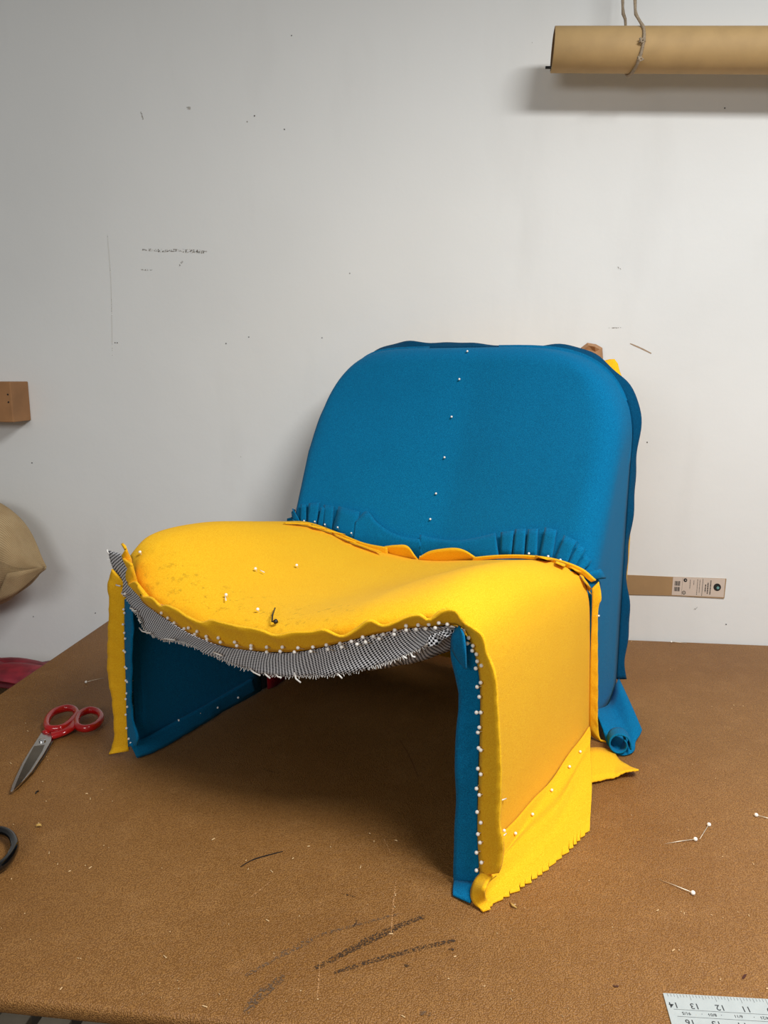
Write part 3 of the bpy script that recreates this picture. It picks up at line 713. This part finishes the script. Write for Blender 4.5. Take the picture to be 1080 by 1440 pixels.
# ------------------------------------------------------------ cardboard tube on strings
ta = Vector((onw(777, 70, .105))); tb = onw(1080, 71, .105); 
td = (tb-ta).normalized(); tr = .0405
L = 1.35
tube = thing('cardboard_tube', 'long brown kraft cardboard tube hanging by string in front of the wall', 'tube', ta)
def ring(P, d, r, n=48):
    a = Vector((0, 0, 1)); a = (a-d*a.dot(d)).normalized(); b = d.cross(a)
    return [P+(a*math.cos(t)+b*math.sin(t))*r for t in [2*math.pi*k/n for k in range(n)]]
o0 = Vector((0, 0, 0))
rows = [ring(o0, td, tr-.0035), ring(o0+td*.0003, td, tr-.0006), ring(o0+td*.001, td, tr)]+[ring(o0+td*(L*k/10), td, tr) for k in range(1, 11)]+[ring(o0+td*L, td, tr-.0035)]
obj('outer_wall', grid('outer_wall', rows, True), KRAFT, tube)
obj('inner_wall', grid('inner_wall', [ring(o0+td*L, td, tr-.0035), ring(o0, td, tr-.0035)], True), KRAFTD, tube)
rod = obj('hanging_rod', sweep('hanging_rod', [onw(767, 95, .105), onw(778, 95, .105)+td*.0, ta+td*L*.98+Vector((0, 0, -tr+.008))], .0028, 8), BLK)
tag(rod, 'thin black rod poking out of the left end of the cardboard tube', 'rod')
TWINE = plain('jute_twine', (176, 158, 134), .9, 0, .2, 400, .0006)
def twine(name, pts, r=.0030):
    P = cr(pts, 90); V = []
    rr = [r*(1+.16*math.sin(i*2.2)) for i in range(90)]
    return obj(name, sweep(name, P, rr, 8), TWINE)
sc_ = onw(897, 70, .105)
th = []
top1 = onw(893, -60, .105); 
fr_ = Vector((0, -1, 0)); 
cc = ta+td*((onw(897, 70, .105)-ta).dot(td))
th = [top1+Vector((-.012, 0, .25)), onw(893, -12, .112), onw(896, 22, .125)]
for k_, a in enumerate((52, 20, -15, -50, -85)): th.append(cc+Vector(((.001, .003, .001, -.004, -.010)[k_], -math.cos(math.radians(a))*(tr+.003), math.sin(math.radians(a))*(tr+.003))))
for k_, a in enumerate((-120, -155, 170, 140)): th.append(cc+Vector((-.014-.004*k_, -math.cos(math.radians(a))*(tr+.003), math.sin(math.radians(a))*(tr+.003))))
th += [onw(880, 32, .075), onw(876, -12, .085), onw(874, -60, .09)+Vector((.01, 0, .25))]
tw1 = twine('string', th)
tag(tw1, 'loop of pale twine tied round the hanging cardboard tube', 'string')
for k in (57, 83):
    P = onw(902.5 if k < 70 else 900, k, .105+tr+.004)
    obj('knot', sweep('knot', [P+Vector((-.005, 0, -.003)), P+Vector((.001, -.003, .002)), P+Vector((.006, 0, -.001)), P+Vector((0, -.002, -.004)), P+Vector((-.004, -.002, .004))], .0022, 7), TWINE, tw1)

# ------------------------------------------------------------ kraft strip with printed label taped to the wall
PAPER = plain('label_paper', (206, 190, 176), .7, 0, .02); INK = plain('black_ink', (28, 28, 28), .7); TEAL = plain('teal_ink', (110, 160, 158), .7)
def wp(x, y, off): return onw(x, y, off)
base = onw(880, 825, .001)
def wquad(name, pts, off, th_, m, parent, smooth=False):
    return obj(name, prism(name, [wp(x, y, off) for x, y in pts], (0, -1, 0), th_), m, parent, smooth)
strip = wquad('cardboard_strip', [(760, 804), (890, 808.6), (945, 811), (1021, 813.6), (1018, 841), (945, 837), (888, 835.5), (760, 832)], .0, .003, KRAFT2, None)
tag(strip, 'flat strip of kraft card with printed label fixed to the wall beside the chair', 'cardboard strip')
wquad('label', [(946.5, 811.4), (1020, 814), (1017.5, 840), (944.5, 836.6)], .003, .0005, PAPER, strip)
oo = .0035; tt = .0003
def rl(fx0, fx1, fy0, fy1):                                 # fractions of the label
    def q(fx, fy): 
        xt, yt = 946.5+73.5*fx, 811.4+2.6*fx; xb, yb = 944.5+73*fx, 836.6+3.4*fx
        return (xt+(xb-xt)*fy, yt+(yb-yt)*fy)
    return [q(fx0, fy0), q(fx1, fy0), q(fx1, fy1), q(fx0, fy1)]
for k in range(7):                                          # bar code in two blocks
    for b0, b1 in ((.22, .47), (.54, .78)):
        wquad('print', rl(.04+.016*k, .04+.016*k+(.011 if k % 3 else .007), b0, b1), oo, tt, INK, strip)
def wcirc(fx, fy, r, m, off=0.0):
    (x, y) = rl(fx, fx+.001, fy, fy+.001)[0]
    P = [(x+r*math.cos(t), y+r*math.sin(t)) for t in [k*math.pi/10 for k in range(20)]]; return wquad('print', P, oo+off, tt, m, strip)
wcirc(.86, .47, 5.3, INK); wcirc(.875, .50, 2.0, TEAL, .0003); wcirc(.24, .15, 2.6, INK); wcirc(.23, .84, 2.6, INK); wcirc(.23, .84, 1.7, PAPER, .0003); wcirc(.23, .84, .7, INK, .0006); wcirc(.245, .15, .8, PAPER, .0003)
wquad('print', rl(.573, .580, .04, .98), oo, tt, INK, strip)
wquad('print', rl(.185, .188, .04, .98), oo, tt, INK, strip)
rg = random.Random(5)
for fx, a, b in [(.33, .12, .62), (.40, .15, .40), (.47, .08, .95), (.515, .10, .80), (.625, .35, .75), (.67, .25, .85), (.72, .12, .88)]:
    f = a
    while f < b:
        L2 = rg.uniform(.03, .09); wquad('print', rl(fx, fx+(.012 if fx < .6 else .02), f, min(b, f+L2)), oo, tt, INK if fx > .6 else plain('grey_ink', (110, 104, 98), .7), strip); f += L2+.022

# ------------------------------------------------------------ tan paper scrap on the wall behind the chair top
PAPERB = plain('tan_paper', (188, 140, 98), .8, 0, .12, 60)
P = [(817, 489), (826, 482), (838, 484), (847, 489), (848, 503), (846, 516), (820, 514), (814, 499)]
rows = []
c0 = onw(832, 498, .03)
rows = [[onw(x, y, .002+.01*(i % 2)) for i, (x, y) in enumerate(P)], [onw(832+(x-832)*.75, 498+(y-498)*.75, .028+.006*(i % 3)) for i, (x, y) in enumerate(P)], [onw(832+(x-832)*.35, 498+(y-498)*.35, .030) for i, (x, y) in enumerate(P)]]
me = grid('paper_scrap', rows, True); sc = obj('paper_scrap', me, PAPERB, None, False)
bm = bmesh.new(); bm.from_mesh(me); bmesh.ops.holes_fill(bm, edges=bm.edges[:]); bm.to_mesh(me); bm.free()
tag(sc, 'crumpled tan paper scrap stuck to the wall above the chair back', 'paper')

# ------------------------------------------------------------ wood block, burlap roll, red cloth at the left
p0 = onw(30, 537, 0); 
blk = obj('wooden_block', box('wooden_block', (onw(-60, 560, .0).x, WALL_Y-.075, onw(29, 594, .075).z), (onw(16, 560, .075).x, WALL_Y, onw(16, 537, .075).z), .002), WOOD, None, False)
tag(blk, 'raw pine block screwed to the wall at the left', 'wood block')
for dx, dz in ((-.004, .012), (-.004, -.006), (-.05, -.02)):
    dot('screw_hole', Vector((onw(16, 560, .075).x+dx-.004, WALL_Y-.0752, onw(16, 562, .075).z+dz)), .0022, (0, -1, 0), NAILH, blk)

def burlap():
    m = NM('burlap'); co = m.coords(kind='UV')
    def wv(d):
        a = m.n('ShaderNodeTexWave', Scale=75.0, Distortion=2.5, Detail=2.0, bands_direction=d); a.inputs['Detail Scale'].default_value = .6; m.l(co, a.inputs['Vector']); return a.outputs['Fac']
    a, b = wv('X'), wv('Y'); f = m.mix(a, b, .5)
    g = m.noise(m.coords(), 25, 4)
    c = m.ramp(f, [(.25, lin((150, 124, 86))), (.6, lin((204, 178, 136)))]); c = m.mix(c, lin((158, 128, 88)), m.ramp(g, [(.4, (0, 0, 0, 1)), (.8, (.6, .6, .6, 1))]))
    return m.out(c, .95, m.bump(f, .0012, .6))
BUR = burlap()
# loft along x: top and bottom edges of the roll, rounded section, pinched into a point at the right
cols = [(-170, 690, 872), (-80, 690, 866), (-30, 697, 856), (0, 704, 846), (15, 712, 836), (28, 723, 828), (38, 736, 821), (46, 755, 814), (54, 778, 806), (63, 797, 800)]
rows = []
for i, (x, yt, yb) in enumerate(cols):
    dep = [.13, .13, .13, .13, .125, .115, .10, .08, .05, .012][i]
    Tp = onw(x, yt, .10); Bm = onw(x, yb, .10); cen = (Tp+Bm)/2; h = (Tp-Bm).length/2; r = []
    for k in range(40):
        a = 2*math.pi*k/40; r.append(Vector((cen.x+.004*math.sin(3*a), cen.y-math.cos(a)*min(dep, .09)*(1.0 if math.cos(a) > 0 else .25), cen.z+math.sin(a)*h)))
    rows.append(r)
rows = [list(r) for r in zip(*[crk(c, 4) for c in zip(*rows)])]
o = obj('burlap_roll', grid('burlap_roll', rows, True), BUR); 
me = o.data; bm = bmesh.new(); bm.from_mesh(me); bmesh.ops.holes_fill(bm, edges=bm.edges[:]); bm.to_mesh(me); bm.free()
tag(o, 'roll of tan burlap hanging by the wall at the left edge', 'fabric roll')
fl_ = ribbon('end_flap', [onw(10, 806, .195), onw(35, 802, .19), onw(63, 797, .13)], [onw(-5, 848, .16), onw(28, 832, .17), onw(63, 799, .128)], BUR, 16, nrm=Vector((0, -1, 0)), mid=.006, t=.002, parent=o)
dw = obj('wooden_dowel', sweep('wooden_dowel', [onw(-420, 780, .09), onw(20, 780, .09)], .014, 12), WOOD, o)
br = obj('roll_bracket', box('roll_bracket', (onw(-400, 780, .09).x-.02, WALL_Y-.14, onw(-300, 780, .09).z-.05), (onw(-400, 780, .09).x+.02, WALL_Y, onw(-300, 780, .09).z+.12), .002), WOOD, o, False)

# red vinyl/cloth folded in a heap beside the table
RV = NM('red_vinyl'); co = RV.coords(); f_ = RV.noise(co, 30, 4)
RV = RV.out(RV.ramp(f_, [(.3, lin((92, 12, 28))), (.7, lin((142, 30, 46)))]), .5)
heap = thing('red_cloth_pile', 'crumpled dark red cloth folds heaped beside the left table edge', 'fabric', (-1.15, 1.52, -.13))
HO = Vector((-1.15, 1.52, -.13))
for k in range(9):
    rows = []; rr = random.Random(20+k)
    z0 = .012+.0135*k; ph = rr.uniform(0, 6)
    for i in range(7):
        q = i/6; r = []
        for j in range(30):
            s = j/29
            x = -.36+.57*s+rr.uniform(-.002, .002); y = .235-.045*k*.6-.10*q
            z = z0+.016*math.sin(math.pi*q)**.6+.010*math.sin(7*s+ph+q)*(.6)+.006*math.sin(15*s+ph)
            z = max(.002+.004*k*.3, z*(1-.25*s*k/9))
            r.append(Vector((x, y, z)))
        rows.append(r)
    o = obj('cloth_fold', grid('cloth_fold', rows), RV, heap); thick(o, .004, 0)
sh = thing('side_bench', 'plain wooden bench beside the table under the red cloth', 'bench', (-1.30, 1.45, -.9))
obj('bench_top', box('bench_top', (-.40, -.34, .74), (.358, .34, .77), .003), PLY, sh, False)
for x in (-.36, .31):
    for y in (-.29, .29): obj('leg', box('leg', (x-.025, y-.025, 0), (x+.025, y+.025, .74), .002), PLY, sh, False)

# ------------------------------------------------------------ shears
BLADE = plain('polished_steel', (205, 205, 205), .22, 1.0, .04, 60); BLADE2 = plain('hollow_ground_steel', (120, 112, 100), .16, 1.0, .1, 40)
REDP = plain('red_enamel', (176, 18, 22), .12, 0, .03, coat=.6); BLKP = plain('black_enamel', (10, 10, 11), .15, 0, .02, coat=.6)
def S(x, y, z): return onz(x/5.5375, 980+y/5.5375, z)
def shears(name, label, enamel, origin, fn):
    sh_ = thing(name, label, 'scissors', origin); O_ = Vector(origin)
    g = lambda x, y, z: fn(x, y, z)-O_
    up_ = (0, 0, 1)
    b2 = [(95, 748), (160, 700), (262, 596), (350, 470), (418, 350), (415, 318), (380, 310), (300, 420), (180, 610)]
    obj('lower_blade', prism('lower_blade', [g(x, y, .0015) for x, y in b2], up_, .003, .0005), BLADE2, sh_, False)
    b1 = [(82, 748), (100, 690), (130, 620), (178, 520), (232, 430), (270, 372), (320, 292), (348, 280), (378, 284), (407, 302), (400, 350), (340, 455), (250, 590), (150, 700), (100, 745)]
    obj('upper_blade', prism('upper_blade', [g(x, y, .0052) for x, y in b1], up_, .003, .0006), BLADE, sh_, False)
    hb = [(105, 730), (140, 640), (190, 525), (265, 385), (348, 374), (330, 420), (240, 565), (160, 675)]
    obj('hollow_grind', prism('hollow_grind', [g(x, y, .0080) for x, y in hb], up_, .0005), BLADE2, sh_, False)
    c = g(331, 342, .0082)
    obj('pivot_screw', sweep('pivot_screw', [c, c+Vector((0, 0, .0022)), c+Vector((0, 0, .0030))], [.0058, .0058, .0035], 20, upv=(1, 0, 0)), BLADE, sh_, False)
    l1 = [(362, 215), (372, 170), (415, 122), (470, 98), (530, 86), (580, 100), (598, 135), (570, 175), (530, 215), (480, 243), (425, 250), (378, 245)]
    Pl = [g(x, y, .012) for x, y in l1]; Pl = crk(Pl+[Pl[0]], 4)[:-1]
    lp = obj('handle', sweep('handle', Pl, .0058, 12, closed=True, flat=1.2, upv=(0, 0, 1)), enamel, sh_)
    lp['label'] = 'glossy coloured finger loop'
    obj('shank', sweep('shank', crk([g(345, 285, .007), g(385, 262, .008), g(440, 246, .010), g(500, 232, .011), g(545, 196, .012)], 5), [.0075-.0016*k/20 for k in range(21)], 12, flat=.7, upv=(0, 0, 1)), enamel, sh_)
    l2 = [(594, 190), (610, 150), (645, 120), (705, 102), (765, 120), (788, 160), (765, 205), (715, 236), (655, 247), (605, 230)]
    Pl = [g(x, y, .012) for x, y in l2]; Pl = crk(Pl+[Pl[0]], 4)[:-1]
    obj('handle', sweep('handle', Pl, .0058, 12, closed=True, flat=1.2, upv=(0, 0, 1)), enamel, sh_)
    obj('shank', sweep('shank', crk([g(400, 305, .006), g(450, 290, .007), g(510, 268, .009), g(560, 235, .011), g(590, 185, .012), g(570, 165, .012)], 5), [.0095-.003*k/25 for k in range(26)], 12, flat=.7, upv=(0, 0, 1)), enamel, sh_)
    return sh_
shears('scissors', 'dressmaking scissors with red handles lying left of the chair', REDP, onz(60, 1040, 0), S)
# black-handled pair: only the round end of one loop reaches into the frame
pa = onz(22, 1203, 0); ref = S(790, 165, 0)
rotm = Matrix.Rotation(math.radians(4), 3, 'Z')
def S2(x, y, z):
    v = S(x, y, 0)-ref; v = rotm @ v*1.15; return Vector((pa.x+v.x, pa.y+v.y, z))
shears('scissors', 'black-handled scissors of which one loop enters at the left edge', BLKP, (pa.x-.1, pa.y, 0), S2)

# ------------------------------------------------------------ loose pins on the table
def loose(name, h, t, label, cat='pin', group=None, hr=.0028):
    A = onz(h[0], h[1], hr); B = onz(t[0], t[1], .0006)
    r_ = thing(name, label, cat, (A.x, A.y, 0), 0, group); A2 = A-r_.location; B2 = B-r_.location
    obj('shaft', sweep('shaft', [A2, A2.lerp(B2, .5)+Vector((0, 0, .0004)), B2], [.00055, .00055, .0002], 6), STEEL, r_)
    me = bpy.data.meshes.new('head'); bm = bmesh.new(); bmesh.ops.create_icosphere(bm, subdivisions=3, radius=hr, matrix=Matrix.Translation(A2)); bm.to_mesh(me); bm.free()
    obj('head', me, PINW, r_)
loose('pin', (978, 1180), (935, 1186.5), 'white-headed pin lying flat, its head touching the tip of another pin')
loose('pin', (997, 1159.5), (984, 1180), 'short-looking white-headed pin pointing at the head of its neighbour')
loose('pin', (974.5, 1255.5), (925, 1236), 'white-headed pin lying diagonally alone nearest the steel ruler')
loose('pin', (1063.5, 1146), (1098, 1156), 'white-headed pin half cut off by the right edge of the photo')
loose('pin', (944, 902.5), (966, 904.5), 'pale pin lying near the wall right of the chair', hr=.0022)
loose('pin', (121, 959), (146, 953.5), 'white-headed pin lying just left of the left chair leg', hr=.0026)
FX = plain('yellow_fibre', (196, 158, 84), .9)
o = obj('felt_crumb', sweep('felt_crumb', [S(282, 1012, .001), S(290, 998, .003), S(310, 996, .004), S(326, 1004, .002)], [.0008, .002, .002, .0006], 7), FX)
tag(o, 'small yellow felt crumb lying between the red and black scissors', 'crumb')
o = obj('felt_crumb', sweep('felt_crumb', [onz(717, 1269, .001), onz(721, 1273, .003), onz(727, 1277, .001)], [.0006, .0016, .0006], 7), FX)
tag(o, 'small yellow felt crumb lying in front of the ragged yellow hem', 'crumb')
o = obj('thread_end', sweep('thread_end', [S(278, 752, .001), S(283, 740, .0012), S(300, 732, .001)], .0012, 6), BLK)
tag(o, 'short black thread end lying right of the scissor tip', 'thread')

# ------------------------------------------------------------ steel ruler
STL = plain('satin_aluminium', (196, 204, 204), .38, .35, .03, 120)
A = onz(932, 1398, .0); Bp = onz(1080, 1406.5, .0)
dx = (Bp-A).normalized(); dy = Vector((dx.y, -dx.x, 0))      # dy points toward the camera
inch = (onz(1046, 1416)-onz(973.7, 1411)).length/2
RW = .049; RT = .0016
ruler = thing('ruler', 'grey metal ruler with inch numerals at the lower right corner', 'ruler', A)
def rp(u, v, z): return dx*u+dy*v+Vector((0, 0, z))
obj('blade', prism('blade', [rp(.0, 0, 0), rp(.62, 0, 0), rp(.62, RW, 0), rp(-.003, RW, 0), rp(-.0015, RW*.5, 0)], (0, 0, 1), RT, .0003), STL, ruler, False)
GI = plain('ruler_ink', (52, 56, 58), .6)
V = []; Fc = []
def rq(u0, u1, v0, v1):
    b = len(V); V.extend([rp(u0, v0, RT+.0001), rp(u1, v0, RT+.0001), rp(u1, v1, RT+.0001), rp(u0, v1, RT+.0001)]); Fc.append((b, b+3, b+2, b+1))
u13 = (onz(973, 1411)-A).dot(dx)
for k in range(-20, 190):
    u = u13+k*inch/8
    if u < .004: continue
    L_ = .0085 if k % 8 == 0 else (.0065 if k % 4 == 0 else .0045)
    if k % 2 == 0 or True: rq(u-.00016, u+.00016, .0008, .0008+L_*.8)
    u2 = u+.004
    if u2 > .014: rq(u2-.00016, u2+.00016, RW-.0008-L_*.7, RW-.0008)
rq(.005, .62, RW*.41, RW*.41+.00035); rq(.006, .62, RW*.585, RW*.585+.00035)
for k in range(0, 90):
    u = .012+k*inch/4
    if k % 8 in (3, 4, 5, 6): rq(u, u+.0007, RW*.49, RW*.49+.0007)
obj('graduations', mesh('graduations', V, Fc), GI, ruler, False)
def numeral(txt, u, v, size, nm='numeral'):
    cu = bpy.data.curves.new('t', 'FONT'); cu.body = txt; cu.size = size; cu.align_x = 'CENTER'; cu.align_y = 'CENTER'; cu.offset = .00006; cu.resolution_u = 3
    tmp = bpy.data.objects.new('t', cu); C.objects.link(tmp); dg = bpy.context.evaluated_depsgraph_get(); dg.update()
    me = bpy.data.meshes.new_from_object(tmp.evaluated_get(dg)); bpy.data.objects.remove(tmp)
    p = rp(u, v, RT+.00015); me.transform(Matrix.Translation(p) @ Matrix(((-dx.x, dy.x, 0), (-dx.y, dy.y, 0), (0, 0, 1))).to_4x4())
    obj(nm, me, GI, ruler, False)
for k in range(-1, 14):
    u = u13+k*inch
    if u+.0 > .0: numeral(str(13-k), u+.001+(.0045 if k < 0 else 0), .0148, .0098)
for k in range(0, 15): numeral(str(16-k), .0135+(k*inch)+.003, .0352, .0098)
for k in range(0, 15): numeral(['91/5', '8/01', '6/11', '4/21'][k % 4], .016+k*inch, .0245, .0048)

# things under the table edge, lower left: folded pale papers on a crate
cr_ = thing('storage_crate', 'pale slatted crate standing on the floor under the work table', 'crate', (-.66, 1.02, -.9))
for k in range(6): obj('slat', box('slat', (-.22+.075*k, -.06, 0), (-.22+.075*k+.055, .06, .42), .002), plain('pale_wood', (190, 180, 160), .7) if k == 0 else bpy.data.materials['pale_wood'], cr_, False)
obj('crate_rail', box('crate_rail', (-.24, -.075, .30), (.24, -.06, .36), .002), bpy.data.materials['pale_wood'], cr_, False)
obj('crate_rail', box('crate_rail', (-.24, -.075, .06), (.24, -.06, .12), .002), bpy.data.materials['pale_wood'], cr_, False)
